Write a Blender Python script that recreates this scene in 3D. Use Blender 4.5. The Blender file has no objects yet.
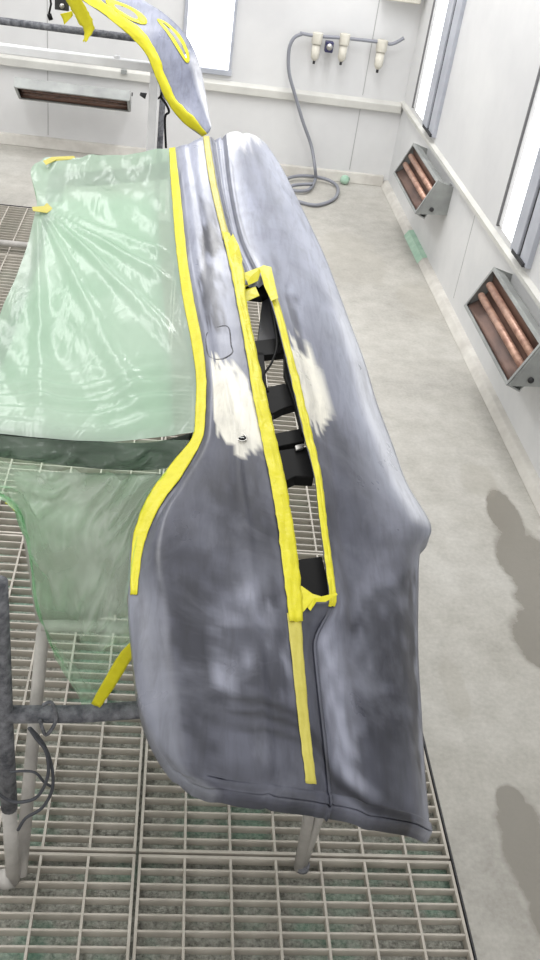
import bpy, math, random
from mathutils import Vector, Matrix, noise
random.seed(7)
C = bpy.context.scene
col = C.collection
# ------------------------------------------------------------------ camera
H = 1.65; FPX = 930.0
YAW, PITCH, ROLL = 0.1487, 0.60605, 0.15696
_f = Vector((math.sin(YAW)*math.cos(PITCH), math.cos(YAW)*math.cos(PITCH), -math.sin(PITCH)))
_r = _f.cross(Vector((0, 0, 1))).normalized(); _u = _r.cross(_f)
_r2 = _r*math.cos(ROLL)+_u*math.sin(ROLL); _u2 = -_r*math.sin(ROLL)+_u*math.cos(ROLL)
cam_d = bpy.data.cameras.new('camera'); cam = bpy.data.objects.new('camera', cam_d); col.objects.link(cam)
m = Matrix((_r2, _u2, -_f)).transposed().to_4x4(); m.translation = Vector((0, 0, H)); cam.matrix_world = m
cam_d.sensor_fit = 'HORIZONTAL'; cam_d.sensor_width = 36; cam_d.lens = FPX/540*36; cam_d.clip_start = 0.02
C.camera = cam
# ------------------------------------------------------------------ light
C.view_settings.view_transform = 'Standard'; C.view_settings.look = 'None'
C.view_settings.gamma = 1; C.view_settings.use_curve_mapping = False
C.view_settings.exposure = 0.38
w = bpy.data.worlds.new('world'); C.world = w; w.use_nodes = True
w.node_tree.nodes['Background'].inputs[0].default_value = (1, 0.99, 0.97, 1)
w.node_tree.nodes['Background'].inputs[1].default_value = 1.0
def area(loc, rot, sx, sy, power, color=(1, 1, 1)):
    l = bpy.data.lights.new('booth_lamp', 'AREA'); l.shape = 'RECTANGLE'; l.size = sx; l.size_y = sy; l.energy = power; l.color = color
    o = bpy.data.objects.new('booth_lamp', l); col.objects.link(o); o.location = loc; o.rotation_euler = rot; return o
area((0.5, 4.1, 2.75), (0, 0, 0), 0.6, 2.2, 34)            # ceiling luminaires of the booth
area((-1.4, 3.2, 2.75), (0, 0, 0), 0.5, 3.0, 28)
# ------------------------------------------------------------------ pixel rays of the photograph, turned into world points
def ray(x, y): return _r2*((x-270)/FPX) - _u2*((y-480)/FPX) + _f
def atz(x, y, z=0.0): d = ray(x, y); return Vector((0, 0, H)) + d*((z-H)/d.z)
def aty(x, y, Y): d = ray(x, y); return Vector((0, 0, H)) + d*(Y/d.y)
def atx(x, y, X): d = ray(x, y); return Vector((0, 0, H)) + d*(X/d.x)
PZ, PY, PS = .70, .62, .20
def atp(x, y, off=0.0):
    d = ray(x, y); t = (H-PZ+PS*PY-off)/(PS*d.y-d.z); return Vector((0, 0, H)) + d*t
# ------------------------------------------------------------------ materials
def lin(c):
    return tuple(((v/255)/12.92 if v <= 10 else ((v/255+.055)/1.055)**2.4) for v in c)
class Mat:
    def __init__(s, name, color=(128, 128, 128), rough=.5, metal=0, spec=.5):
        s.m = bpy.data.materials.new(name); s.m.use_nodes = True; s.t = s.m.node_tree; s.b = s.t.nodes['Principled BSDF']
        s.b.inputs['Base Color'].default_value = (*lin(color), 1); s.b.inputs['Roughness'].default_value = rough
        s.b.inputs['Metallic'].default_value = metal; s.b.inputs['Specular IOR Level'].default_value = spec
        s.m.diffuse_color = (*lin(color), 1)
    def n(s, typ, **k):
        nd = s.t.nodes.new(typ)
        for a, v in k.items():
            if a in nd.inputs: nd.inputs[a].default_value = v
            else: setattr(nd, a, v)
        return nd
    def l(s, a, b): s.t.links.new(a, b)
    def coord(s, scale=(1, 1, 1), kind='Object'):
        tc = s.n('ShaderNodeTexCoord'); mp = s.n('ShaderNodeMapping'); mp.inputs['Scale'].default_value = scale
        s.l(tc.outputs[kind], mp.inputs[0]); return mp.outputs[0]
    def noise(s, scale, detail=4, rough=.55, vec=None, dist=0):
        nd = s.n('ShaderNodeTexNoise'); nd.inputs['Scale'].default_value = scale; nd.inputs['Detail'].default_value = detail
        nd.inputs['Roughness'].default_value = rough; nd.inputs['Distortion'].default_value = dist
        if vec is not None: s.l(vec, nd.inputs['Vector'])
        return nd.outputs[0]
    def ramp(s, fac, stops):
        nd = s.n('ShaderNodeValToRGB'); s.l(fac, nd.inputs[0]); e = nd.color_ramp.elements
        while len(e) < len(stops): e.new(.5)
        for k, (p, c) in enumerate(stops):
            e[k].position = p; e[k].color = (*lin(c), 1) if isinstance(c, tuple) else (c, c, c, 1)
        return nd.outputs[0]
    def mix(s, fac, a, b, mode='MIX'):
        nd = s.n('ShaderNodeMix', data_type='RGBA', blend_type=mode)
        for v, i in ((fac, 0), (a, 6), (b, 7)):
            if isinstance(v, (int, float)): nd.inputs[i].default_value = v
            elif isinstance(v, tuple): nd.inputs[i].default_value = (*lin(v), 1)
            else: s.l(v, nd.inputs[i])
        return nd.outputs[2]
    def base(s, sock): s.l(sock, s.b.inputs['Base Color'])
    def rough(s, sock): s.l(sock, s.b.inputs['Roughness'])
    def bump(s, sock, strength=.3, dist=.01):
        nd = s.n('ShaderNodeBump'); nd.inputs['Strength'].default_value = strength; nd.inputs['Distance'].default_value = dist
        s.l(sock, nd.inputs['Height']); s.l(nd.outputs[0], s.b.inputs['Normal'])
def mottled(name, c1, c2, scale=6, rough=.5, metal=0, bump=0, stretch=(1, 1, 1), spec=.5, lo=.35, hi=.65):
    M = Mat(name, c1, rough, metal, spec); v = M.coord(stretch); n = M.noise(scale, 6, .6, v)
    M.base(M.ramp(n, [(lo, c1), (hi, c2)]))
    if bump: M.bump(M.noise(scale*6, 4, .6, v), bump, .004)
    return M.m
m_wall = mottled('wall_paint', (218, 218, 218), (205, 205, 206), 1.7, .5)
m_wall2 = mottled('lower_wall_paint', (217, 217, 217), (200, 201, 202), 2.2, .45)
m_ledge = mottled('ledge_paint', (206, 205, 199), (190, 189, 184), 5, .5)
m_curb = mottled('kerb_paint', (206, 203, 196), (184, 180, 173), 9, .6)
m_green = mottled('green_overspray', (176, 204, 184), (150, 186, 164), 20, .6)
m_seam = Mat('seam', (165, 165, 165), .6).m
m_lampframe = mottled('lamp_frame_metal', (186, 189, 198), (166, 170, 180), 5, .4, .1)
m_dark = Mat('dark_gap', (50, 50, 52), .7).m
m_gasket = Mat('rubber_gasket', (110, 110, 112), .7).m
m_grate = mottled('dusty_galvanised_steel', (194, 188, 178), (166, 160, 150), 9, .55, 0, .1)
m_pit = Mat('pit_concrete', (120, 116, 110), .9).m
m_darktube = mottled('overspray_dark_tube', (128, 129, 134), (74, 76, 82), 60, .8, 0, .8)
m_lighttube = mottled('dusty_pale_tube', (190, 187, 182), (160, 157, 153), 14, .6, 0, .3)
m_whitetube = mottled('white_painted_tube', (236, 237, 238), (218, 219, 221), 6, .5)
m_board = mottled('grey_board', (176, 174, 167), (164, 162, 155), 3, .6)
m_black = Mat('black_plastic', (12, 12, 13), .6, 0, .25).m
m_greyplastic = Mat('grey_plastic', (62, 62, 66), .5).m
m_bracket = mottled('grey_heater_metal', (165, 168, 166), (140, 142, 141), 8, .45, .3)
m_rod = mottled('copper_heating_tube', (196, 158, 138), (150, 112, 98), 30, .35, .3)
m_reflector = mottled('browned_reflector', (120, 92, 80), (84, 66, 60), 4, .4, .4, 0, (1, 4, 4))
m_hose = Mat('grey_hose', (132, 134, 142), .5).m
m_wire = Mat('wire', (70, 72, 78), .6).m
m_steel = Mat('steel', (190, 188, 184), .3, .8).m
m_cream = mottled('cream_housing', (214, 210, 198), (196, 192, 180), 12, .5)
m_blue = Mat('dark_blue_plastic', (52, 52, 88), .4).m
def emis(name, c, s):
    M = Mat(name, c, .3); M.b.inputs['Emission Color'].default_value = (*lin(c), 1); M.b.inputs['Emission Strength'].default_value = s; return M.m
m_lamp = emis('lamp_tube_light', (250, 252, 255), 1.5)
def tape_mat(name, c1, c2):
    M = Mat(name, c1, .42); v = M.coord((1, 1, 1)); n = M.noise(40, 4, .6, v); M.base(M.ramp(n, [(.3, c1), (.7, c2)]))
    M.bump(M.noise(90, 3, .6, v, .6), .35, .004)
    M.b.inputs['Subsurface Weight'].default_value = 0
    return M.m
m_tape = tape_mat('yellow_masking_tape', (206, 198, 14), (218, 210, 36))
m_tape2 = tape_mat('pale_masking_tape', (196, 186, 88), (184, 174, 72))
# concrete floor with damp patches of its own
M = Mat('concrete', (190, 186, 176), .5); v = M.coord((1, 1, 1))
big = M.noise(1.6, 6, .6, v); fine = M.noise(14, 6, .65, v); tiny = M.noise(90, 3, .6, v)
c = M.ramp(big, [(.36, (150, 147, 140)), (.5, (170, 167, 159)), (.66, (188, 186, 180))])
c = M.mix(.35, c, M.ramp(fine, [(.3, (142, 139, 132)), (.7, (204, 202, 196))]))
c = M.mix(.12, c, M.ramp(tiny, [(.3, (120, 116, 108)), (.7, (225, 220, 212))]))
def blob_mask(M, vec, blobs, nz):
    out = None
    sep = M.n('ShaderNodeSeparateXYZ'); M.l(vec, sep.inputs[0])
    def mth(op, a, b=None):
        nd = M.n('ShaderNodeMath', operation=op)
        for i, q in enumerate((a, b)):
            if q is None: continue
            if isinstance(q, (int, float)): nd.inputs[i].default_value = q
            else: M.l(q, nd.inputs[i])
        return nd.outputs[0]
    for (bx, by, rx, ry) in blobs:
        dx = mth('DIVIDE', mth('SUBTRACT', sep.outputs[0], bx), rx); dy = mth('DIVIDE', mth('SUBTRACT', sep.outputs[1], by), ry)
        d = mth('ADD', mth('MULTIPLY', dx, dx), mth('MULTIPLY', dy, dy))
        d = mth('ADD', d, mth('MULTIPLY', mth('SUBTRACT', nz, .5), 2.4))
        k = M.n('ShaderNodeMapRange', interpolation_type='SMOOTHSTEP'); M.l(d, k.inputs[0])
        k.inputs[1].default_value = 1.3; k.inputs[2].default_value = .8; k.inputs[3].default_value = 0; k.inputs[4].default_value = 1
        out = k.outputs[0] if out is None else mth('MAXIMUM', out, k.outputs[0])
    return out
def fb(px, py, rx, ry):
    p = atz(px, py); return (p.x, p.y, rx, ry)
wet = blob_mask(M, v, [fb(530, 570, .085, .24), fb(508, 520, .05, .16), fb(548, 640, .10, .12), fb(530, 850, .065, .13), fb(512, 805, .035, .05), fb(560, 920, .06, .06)], M.noise(5, 5, .6, v))
dry = blob_mask(M, v, [fb(455, 690, .03, .10), fb(350, 258, .16, .34), fb(478, 480, .06, .10), fb(420, 300, .1, .2)], M.noise(9, 5, .6, v))
c = M.mix(wet, c, M.mix(.3, (150, 146, 138), c, 'MULTIPLY'))
nd = M.n('ShaderNodeMath', operation='MULTIPLY'); M.l(dry, nd.inputs[0]); nd.inputs[1].default_value = .3
c = M.mix(nd.outputs[0], c, (158, 153, 142))
M.base(c)
rr = M.n('ShaderNodeMapRange'); M.l(wet, rr.inputs[0]); rr.inputs[3].default_value = .55; rr.inputs[4].default_value = .22; M.rough(rr.outputs[0])
M.bump(M.noise(60, 5, .6, v), .12, .004)
m_concrete = M.m
# fleece under the gratings
M = Mat('filter_fleece', (150, 152, 142), .95); v = M.coord((1, 1, 1))
c = M.ramp(M.noise(110, 5, .7, v), [(.3, (110, 110, 103)), (.5, (176, 176, 167)), (.72, (216, 216, 208))])
g = M.ramp(M.noise(4.5, 4, .6, v), [(.50, 0.0), (.66, .55)])
c = M.mix(g, c, (118, 188, 160))
M.base(c); M.bump(M.noise(140, 4, .7, v), .8, .01); m_fleece = M.m
# masking film
def film_mat(name, c1, c2, a1, a2, bumps=.5, stretch=(1, 1, 1)):
    M = Mat(name, c1, .2, 0, .7); v = M.coord((1, 1, 1)); v2 = M.coord(stretch)
    n = M.noise(4, 3, .5, v, .3); cc = M.ramp(n, [(.35, c1), (.65, c2)]); M.base(cc)
    mr = M.n('ShaderNodeMapRange'); M.l(M.noise(7, 3, .5, v2, .4), mr.inputs[0]); mr.inputs[1].default_value = .3; mr.inputs[2].default_value = .75
    mr.inputs[3].default_value = a1; mr.inputs[4].default_value = a2
    M.bump(M.noise(11, 3, .5, v2, .6), bumps, .02)
    tr = M.n('ShaderNodeBsdfTranslucent'); M.l(cc, tr.inputs[0]); m1 = M.n('ShaderNodeMixShader'); m1.inputs[0].default_value = .45
    M.l(M.b.outputs[0], m1.inputs[1]); M.l(tr.outputs[0], m1.inputs[2])
    tp = M.n('ShaderNodeBsdfTransparent'); tp.inputs[0].default_value = (.84, .95, .86, 1)
    m2 = M.n('ShaderNodeMixShader'); M.l(mr.outputs[0], m2.inputs[0]); M.l(tp.outputs[0], m2.inputs[1]); M.l(m1.outputs[0], m2.inputs[2])
    out = [q for q in M.t.nodes if q.type == 'OUTPUT_MATERIAL'][0]; M.l(m2.outputs[0], out.inputs[0])
    return M.m
m_film = film_mat('green_film', (190, 214, 195), (208, 226, 211), .68, .86, .25, (1.6, .8, 1))
m_film2 = film_mat('thin_green_film', (188, 232, 194), (232, 246, 232), .10, .56, .45)
m_film3 = film_mat('tight_thin_film', (190, 225, 196), (210, 232, 212), .10, .26, .3)
m_paper = mottled('pale_masking_paper', (214, 222, 214), (204, 212, 204), 2, .7)
# sanded primer panel: colours of filler, primer, sand-through and painted highlights sit in a vertex colour, worn relief in noise
M = Mat('sanded_primer', (100, 104, 120), .38, 0, .5)
at_ = M.n('ShaderNodeVertexColor', layer_name='wear_and_light'); v = M.coord((1, 1, 1)); v3 = M.coord((9, 1.4, 3))
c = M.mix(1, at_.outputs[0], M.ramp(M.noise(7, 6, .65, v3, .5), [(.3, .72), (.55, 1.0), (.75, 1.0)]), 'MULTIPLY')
c = M.mix(M.ramp(M.noise(6, 5, .6, v, .8), [(.5, 0.0), (.75, .30)]), c, (150, 153, 166))
c = M.mix(M.ramp(M.noise(3.4, 5, .6, M.coord((1, 1, 2)), .5), [(.52, 0.0), (.7, .5)]), c, M.mix(.8, c, (120, 122, 140), 'MULTIPLY'))
M.base(c)
mr = M.n('ShaderNodeMapRange'); M.l(M.noise(9, 4, .6, v), mr.inputs[0]); mr.inputs[1].default_value = .3; mr.inputs[2].default_value = .7
mr.inputs[3].default_value = .26; mr.inputs[4].default_value = .46; M.rough(mr.outputs[0])
M.bump(M.noise(60, 4, .6, M.coord((1, .25, 1)), .5), .10, .003)
m_panel = M.m
m_panelback = Mat('panel_inner_side', (60, 62, 68), .7).m
# ------------------------------------------------------------------ mesh builder
def tag(o, label=None, cat=None, group=None, kind=None):
    if label: o['label'] = label
    if cat: o['category'] = cat
    if group: o['group'] = group
    if kind: o['kind'] = kind
    return o
def empty(name, loc, label, cat, group=None):
    o = bpy.data.objects.new(name, None); o.empty_display_size = .05; col.objects.link(o); o.location = loc
    return tag(o, label, cat, group)
class MB:
    def __init__(s): s.v = []; s.f = []; s.cols = None
    def box(s, a, b):
        x0, y0, z0 = a; x1, y1, z1 = b; k = len(s.v)
        s.v += [(x0, y0, z0), (x1, y0, z0), (x1, y1, z0), (x0, y1, z0), (x0, y0, z1), (x1, y0, z1), (x1, y1, z1), (x0, y1, z1)]
        s.f += [tuple(k+i for i in q) for q in ((3, 2, 1, 0), (4, 5, 6, 7), (0, 1, 5, 4), (1, 2, 6, 5), (2, 3, 7, 6), (3, 0, 4, 7))]; return s
    def hexa(s, bottom, top):
        k = len(s.v); s.v += [tuple(p) for p in bottom]+[tuple(p) for p in top]
        s.f += [tuple(k+i for i in q) for q in ((3, 2, 1, 0), (4, 5, 6, 7), (0, 1, 5, 4), (1, 2, 6, 5), (2, 3, 7, 6), (3, 0, 4, 7))]; return s
    def tube(s, pts, r, n=10, cap=True):
        pts = [Vector(p) for p in pts]; k0 = len(s.v); N = len(pts); up = None
        rs = r if isinstance(r, (list, tuple)) else [r]*N
        for i, p in enumerate(pts):
            d = (pts[min(i+1, N-1)]-pts[max(i-1, 0)]).normalized()
            if up is None: up = d.orthogonal().normalized()
            up = (up-d*up.dot(d)).normalized(); sd = d.cross(up)
            for j in range(n):
                a = 2*math.pi*j/n; s.v.append(tuple(p+(up*math.cos(a)+sd*math.sin(a))*rs[i]))
        for i in range(N-1):
            for j in range(n):
                a = k0+i*n+j; b = k0+i*n+(j+1) % n; s.f.append((a, b, b+n, a+n))
        if cap: s.f.append(tuple(k0+j for j in range(n))[::-1]); s.f.append(tuple(k0+(N-1)*n+j for j in range(n)))
        return s
    def grid(s, fn, nu, nv, skip=None):
        k0 = len(s.v)
        for i in range(nu+1):
            for j in range(nv+1): s.v.append(tuple(fn(i/nu, j/nv)))
        for i in range(nu):
            for j in range(nv):
                if skip and skip((i+.5)/nu, (j+.5)/nv): continue
                a = k0+i*(nv+1)+j; s.f.append((a, a+1, a+nv+2, a+nv+1))
        return s
    def mesh(s, name, mat, smooth=False):
        me = bpy.data.meshes.new(name); me.from_pydata(s.v, [], s.f); me.validate(); me.materials.append(mat)
        if smooth: me.polygons.foreach_set('use_smooth', [True]*len(me.polygons))
        me.update(); return me
    def build(s, name, mat, parent=None, smooth=False, bevel=0, solid=0, loc=None):
        o = bpy.data.objects.new(name, s.mesh(name, mat, smooth)); col.objects.link(o)
        if parent is not None:
            o.parent = parent
            if loc is None: o.matrix_parent_inverse = Matrix.Translation(parent.location).inverted()
        if loc is not None: o.location = loc
        if solid: q = o.modifiers.new('solid', 'SOLIDIFY'); q.thickness = solid; q.offset = 0
        if bevel: q = o.modifiers.new('bevel', 'BEVEL'); q.width = bevel; q.segments = 2; q.limit_method = 'ANGLE'
        return o
def spline(pts, n=8):
    pts = [Vector(p) for p in pts]; out = []
    for i in range(len(pts)-1):
        p0 = pts[max(i-1, 0)]; p1 = pts[i]; p2 = pts[i+1]; p3 = pts[min(i+2, len(pts)-1)]
        for k in range(n):
            t = k/n; out.append(.5*((2*p1)+(p2-p0)*t+(2*p0-5*p1+4*p2-p3)*t*t+(3*p1-p0-3*p2+p3)*t**3))
    out.append(pts[-1]); return out
def copy_tree(o, parent=None):
    c = o.copy(); col.objects.link(c); c.parent = parent
    if parent is not None: c.matrix_parent_inverse = o.matrix_parent_inverse
    for ch in [q for q in o.children]: copy_tree(ch, c)
    return c
# ------------------------------------------------------------------ room shell
XW, YB = 1.213, 5.50        # right wall face, back wall face
GX = [-1.247, -.616, .0165, .6485]               # grating joints across the booth
GY = [.115, 1.064, 2.013, 2.962, 3.911, 4.505]    # and along it
XL, YN = -3.2, -1.6
fl = MB()
fl.box((GX[3]+.004, YN, -.3), (XW+.1, YB+.1, 0)).box((XL, YN, -.3), (GX[0]-.004, YB+.1, 0))
fl.box((GX[0]-.004, GY[-1]+.004, -.3), (GX[3]+.004, YB+.1, 0)).box((GX[0]-.004, YN, -.3), (GX[3]+.004, GY[0]-.004, 0))
floor = tag(fl.build('floor', m_concrete), kind='structure')
pit = MB().box((GX[0]-.004, GY[0]-.004, -.34), (GX[3]+.004, GY[-1]+.004, -.30)).build('trim_2', m_pit); tag(pit, kind='structure')
ks = .03
wr = MB().box((XW+ks, YN, 0), (XW+.12, YB+.1, .49)).build('wall_right', m_wall2); tag(wr, kind='structure')
wu = MB().box((XW+.03, YN, .49), (XW+.12, YB+.1, 3.0)).build('wall_panel', m_wall, wr)
lg = MB(); lg.hexa([(XW+.014, YN, .462), (XW+.06, YN, .462), (XW+.06, YB, .462), (XW+.014, YB, .462)], [(XW+.014, YN, .478), (XW+.06, YN, .512), (XW+.06, YB, .512), (XW+.014, YB, .478)])
tag(lg.build('trim_3', m_ledge), kind='structure')
lb = MB().hexa([(XL, YB-.03, .42), (XW+.02, YB-.03, .42), (XW+.02, YB+.03, .42), (XL, YB+.03, .42)], [(XL, YB-.03, .462), (XW+.02, YB-.03, .462), (XW+.02, YB+.03, .492), (XL, YB+.03, .492)])
tag(lb.build('trim_4', m_ledge, bevel=.004), kind='structure')
wb = MB().box((XL, YB, 0), (XW+.12, YB+.12, 3.0)).build('wall_back', m_wall); tag(wb, kind='structure')
wl = MB().box((XL-.1, YN, 0), (XL, YB+.1, 3.0)).build('wall_left', m_wall); tag(wl, kind='structure')
for px, py in ((348, 178), (48, 110)):
    p = aty(px, py, YB); MB().box((p.x-.002, YB-.0015, .07), (p.x+.002, YB+.01, .43)).build('seam', m_seam, wb)
    MB().box((p.x-.002, YB-.0015, .49), (p.x+.002, YB+.01, 3)).build('seam', m_seam, wb)
for yy in (1.9, 3.75):
    MB().box((XW+ks-.001, yy-.0015, .07), (XW+ks+.01, yy+.0015, .455)).build('seam', m_seam, wr)
bb = MB().hexa([(XW-.012, YN, 0), (XW+.05, YN, 0), (XW+.05, YB, 0), (XW-.012, YB, 0)], [(XW+.008, YN, .030), (XW+.05, YN, .038), (XW+.05, YB, .038), (XW+.008, YB, .030)]).build('baseboard_right', m_curb, bevel=.004)
tag(bb, kind='structure')
p0 = atz(424, 264).y; p1 = atz(408, 236).y
gp = MB().hexa([(XW-.0135, p0, .0), (XW, p0, 0), (XW, p1, 0), (XW-.0135, p1, 0)], [(XW+.006, p0, .031), (XW+.03, p0, .036), (XW+.03, p1, .036), (XW+.006, p1, .031)]).build('paint_smear', m_green, bb)
tag(gp, 'green paint smear on the kerb')
b2 = MB().hexa([(XL, YB-.03, 0), (XW, YB-.03, 0), (XW, YB+.02, 0), (XL, YB+.02, 0)], [(XL, YB-.014, .055), (XW, YB-.014, .055), (XW, YB+.02, .066), (XL, YB+.02, .066)]).build('baseboard_back', m_curb, bevel=.004)
tag(b2, kind='structure')
# steel angle round the pit
fr = MB().box((GX[3]+.001, GY[0], -.05), (GX[3]+.0038, GY[-1], -.002)).box((GX[0], GY[-1]+.003, -.05), (GX[3], GY[-1]+.0075, .002)).build('trim_1', m_greyplastic); tag(fr, kind='structure')
# luminaires of the right wall
def wall_lamp(y0, y1, y2, label):
    # y0 near side of the metal frame, y1 near edge of the tube cover, y2 far edge
    t = empty('wall_lamp', (XW+.03, y1, .52), label, 'light', 'lamps in the right wall')
    MB().box((XW+.026, y1, .522), (XW+.045, y2, 2.6)).build('lamp_cover', m_whitetube, t)
    MB().box((XW+.018, y1+.01, .524), (XW+.026, y1+(y2-y1)*.72, 2.59)).build('glowing_tube', m_lamp, t, bevel=.003)
    MB().box((XW+.012, y0, .515), (XW+.05, y0+(y1-y0)*.45, 2.62)).box((XW+.006, y0+(y1-y0)*.55, .515), (XW+.05, y1-.002, 2.62)).build('frame', m_lampframe, t, bevel=.003)
    MB().box((XW+.016, y0+(y1-y0)*.44, .52), (XW+.03, y0+(y1-y0)*.56, 2.6)).build('frame_joint', m_dark, t)
    MB().box((XW+.018, y2, .515), (XW+.05, y2+.010, 2.62)).build('gasket', m_gasket, t)
    MB().box((XW+.004, y0+.02, .512), (XW+.045, y1-.03, .526)).build('foot_clip', m_dark, t)
wall_lamp(4.64, 4.88, 5.22, 'far upright strip lamp in the right wall, nearest the booth corner')
wall_lamp(3.01, 3.20, 3.43, 'near upright strip lamp in the right wall, above the near heater')
t = empty('wall_lamp', (.1, YB, .53), 'glowing upright lamp panel in the back wall behind the taped arch', 'light')
a = aty(184, 72, YB-.01); b = aty(228, 72, YB-.01)
MB().box((a.x, YB-.012, .535), (b.x, YB+.02, 2.6)).build('lamp_cover', m_lamp, t)
MB().box((a.x-.025, YB-.02, .505), (b.x+.02, YB+.01, .534)).box((a.x-.02, YB-.02, .534), (a.x-.001, YB+.01, 2.6)).box((b.x+.001, YB-.02, .534), (b.x+.015, YB+.01, 2.6)).build('frame', m_lampframe, t, bevel=.003)
# ------------------------------------------------------------------ floor gratings
CW = (GX[1]-GX[0])
def bar_mesh(name, a, b):
    return MB().box(a, b).mesh(name, m_grate)
CELL = .632/7; CP = .0308; BT = .0048; DP = .021
long_cache = {}
def grating(ix, iy, label):
    x0, x1 = GX[ix]+.003, GX[ix+1]-.003; y0, y1 = GY[iy]+.003, GY[iy+1]-.003; L = y1-y0; W = x1-x0
    t = empty('floor_grating', ((x0+x1)/2, (y0+y1)/2, -DP), label, 'grating', 'floor gratings')
    f = MB().box((x0, y0, -DP), (x0+.0055, y1, 0)).box((x1-.0055, y0, -DP), (x1, y1, 0)).box((x0+.0055, y0, -DP), (x1-.0055, y0+.006, 0)).box((x0+.0055, y1-.006, -DP), (x1-.0055, y1, 0))
    f.build('frame', m_grate, t)
    kl = ('l', round(L, 3)); kc = ('c', round(W, 3))
    if kl not in long_cache: long_cache[kl] = bar_mesh('bearing_bar', (-BT/2, -L/2+.006, -DP+.002), (BT/2, L/2-.006, -.0005))
    if kc not in long_cache: long_cache[kc] = bar_mesh('cross_bar', (-W/2+.0055, -.0020, -DP+.001), (W/2-.0055, .0020, -.0012))
    for k in range(1, 7):
        o = bpy.data.objects.new('bearing_bar', long_cache[kl]); col.objects.link(o); o.parent = t; o.location = (-W/2+W*k/7, 0, DP)
    n = max(1, round(L/CP))
    for k in range(1, n):
        o = bpy.data.objects.new('cross_bar', long_cache[kc]); col.objects.link(o); o.parent = t; o.location = (0, -L/2+L*k/n, DP)
GL = {(2, 0): 'nearest right floor grating, below the near end of the primed panel',
      (1, 0): 'nearest left floor grating, below the dark stand crossbar',
      (2, 1): 'floor grating seen through the long taped slot, beneath its lower half',
      (1, 1): 'floor grating behind the grey board and the inclined pale tube',
      (2, 2): 'floor grating seen through the upper half of the long taped slot',
      (1, 2): 'floor grating beneath the green masking film, left of centre',
      (2, 3): 'far right floor grating behind the upper end of the taped slot',
      (1, 3): 'far floor grating hidden mostly behind the upper part of the green film',
      (0, 3): 'floor grating at the left edge, in front of the low pale rack foot',
      (0, 2): 'floor grating at the left edge beside the green film',
      (2, 4): 'last floor grating toward the booth corner, behind the panel far end',
      (1, 4): 'last floor grating under the white rack, against the concrete',
      (0, 4): 'last floor grating at far left, against the pale concrete',
      (0, 0): 'nearest floor grating left of the stand, just beyond the left picture edge',
      (0, 1): 'floor grating at the left edge behind the dark upright tube'}
for (ix, iy), lab in GL.items(): grating(ix, iy, lab)
def fle(u, v):
    x = GX[0]+(GX[3]-GX[0])*u; y = GY[0]+(GY[-1]-GY[0])*v
    return (x, y, -.030+.0055*noise.noise(Vector((x*22, y*22, 0)))+.006*noise.noise(Vector((x*70, y*70, 3))))
fo = MB().grid(fle, 130, 260).build('filter_fleece', m_fleece, smooth=True); tag(fo, 'grey green lumpy filter fleece lying under the floor gratings', 'filter', kind='stuff')
# ------------------------------------------------------------------ panel surface table (station by station, far to near)
OFF = dict(A0=-.016, A=-.010, J=-.001, K=.002, T=-.003, G=-.006, C=-.016, R=-.018, D=-.038, M=-.095, E=-.150)
COLS = ['A0', 'A', 'J', 'K', 'T', 'G', 'C', 'R', 'D', 'M', 'E']
TAB = [
 # A0          A          J          K          T          G          C          R          D          M          E
 ((169,150), (175,149), (180,147), (190,143), (203,138), (209,138), (226,135), (231,133), (244,133), (256,137), (266,145)),
 ((170,175), (178,175), (183,175), (194,172), (207,170), (214,170), (229,168), (235,167), (254,168), (268,166), (281,168)),
 ((172,201), (181,201), (187,201), (199,201), (213,200), (220,201), (234,203), (240,203), (264,206), (288,207), (301,208)),
 ((175,241), (185,241), (191,241), (205,240), (222,238), (230,239), (243,240), (250,241), (277,245), (307,249), (322,252)),
 ((178,268), (188,268), (194,268), (208,269), (229,270), (243,271), (257,271), (265,272), (286,276), (320,281), (335,285)),
 ((183,303), (194,303), (200,303), (213,304), (236,305), (246,305), (271,303), (278,303), (293,306), (332,313), (348,320)),
 ((192,350), (203,350), (209,350), (219,353), (245,355), (256,355), (284,352), (291,352), (305,354), (347,359), (364,363)),
 ((196,392), (206,392), (213,393), (226,397), (252,400), (266,400), (294,395), (302,395), (317,398), (357,401), (376,403)),
 ((194,432), (204,432), (213,434), (235,439), (260,440), (275,440), (304,438), (312,438), (329,440), (372,442), (391,443)),
 ((171,466), (184,474), (196,476), (238,479), (268,480), (284,480), (314,478), (321,478), (337,480), (388,483), (406,484)),
 ((147,500), (160,508), (170,511), (243,520), (275,520), (291,520), (319,520), (326,520), (343,522), (407,521), (430,527)),
 ((132,546), (143,550), (162,552), (247,560), (280,561), (297,561), (324,560), (331,560), (348,562), (401,556), (419,551)),
 ((130,597), (137,597), (169,601), (251,601), (285,602), (301,602), (329,600), (336,600), (353,604), (396,602), (417,601)),
 ((133,640), (136,640), (174,645), (255,646), (290,648), (303,648), (313,648), (320,648), (357,651), (398,655), (417,656)),
 ((138,688), (141,689), (180,692), (260,696), (295,698), (307,698), (318,698), (325,699), (361,702), (402,706), (420,710)),
 ((149,727), (152,728), (185,732), (264,737), (300,740), (311,741), (323,742), (330,743), (365,748), (406,757), (423,765)),
 ((168,760), (171,761), (192,766), (267,776), (305,781), (316,782), (327,784), (334,785), (370,794), (410,807), (427,814)),
 ((190,780), (196,783), (222,789), (268,795), (307,800), (318,802), (330,804), (337,805), (373,814), (412,825), (431,831)),
]
NS = len(TAB)-1; NC = len(COLS)-1
def offs(ci, s):
    o = OFF[COLS[ci]]
    if ci == 10: o += [0, 0, 0, 0, 0, 0, 0, 0, 0, 0, .006, 0, -.005, -.005, 0, 0, 0, 0][s]
    if s == NS: o -= .014
    if s == 0: o -= .010
    if s >= 11 and ci < 2: o -= .012
    return o
P = [[atp(*TAB[s][ci], offs(ci, s)) for ci in range(NC+1)] for s in range(NS+1)]
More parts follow.
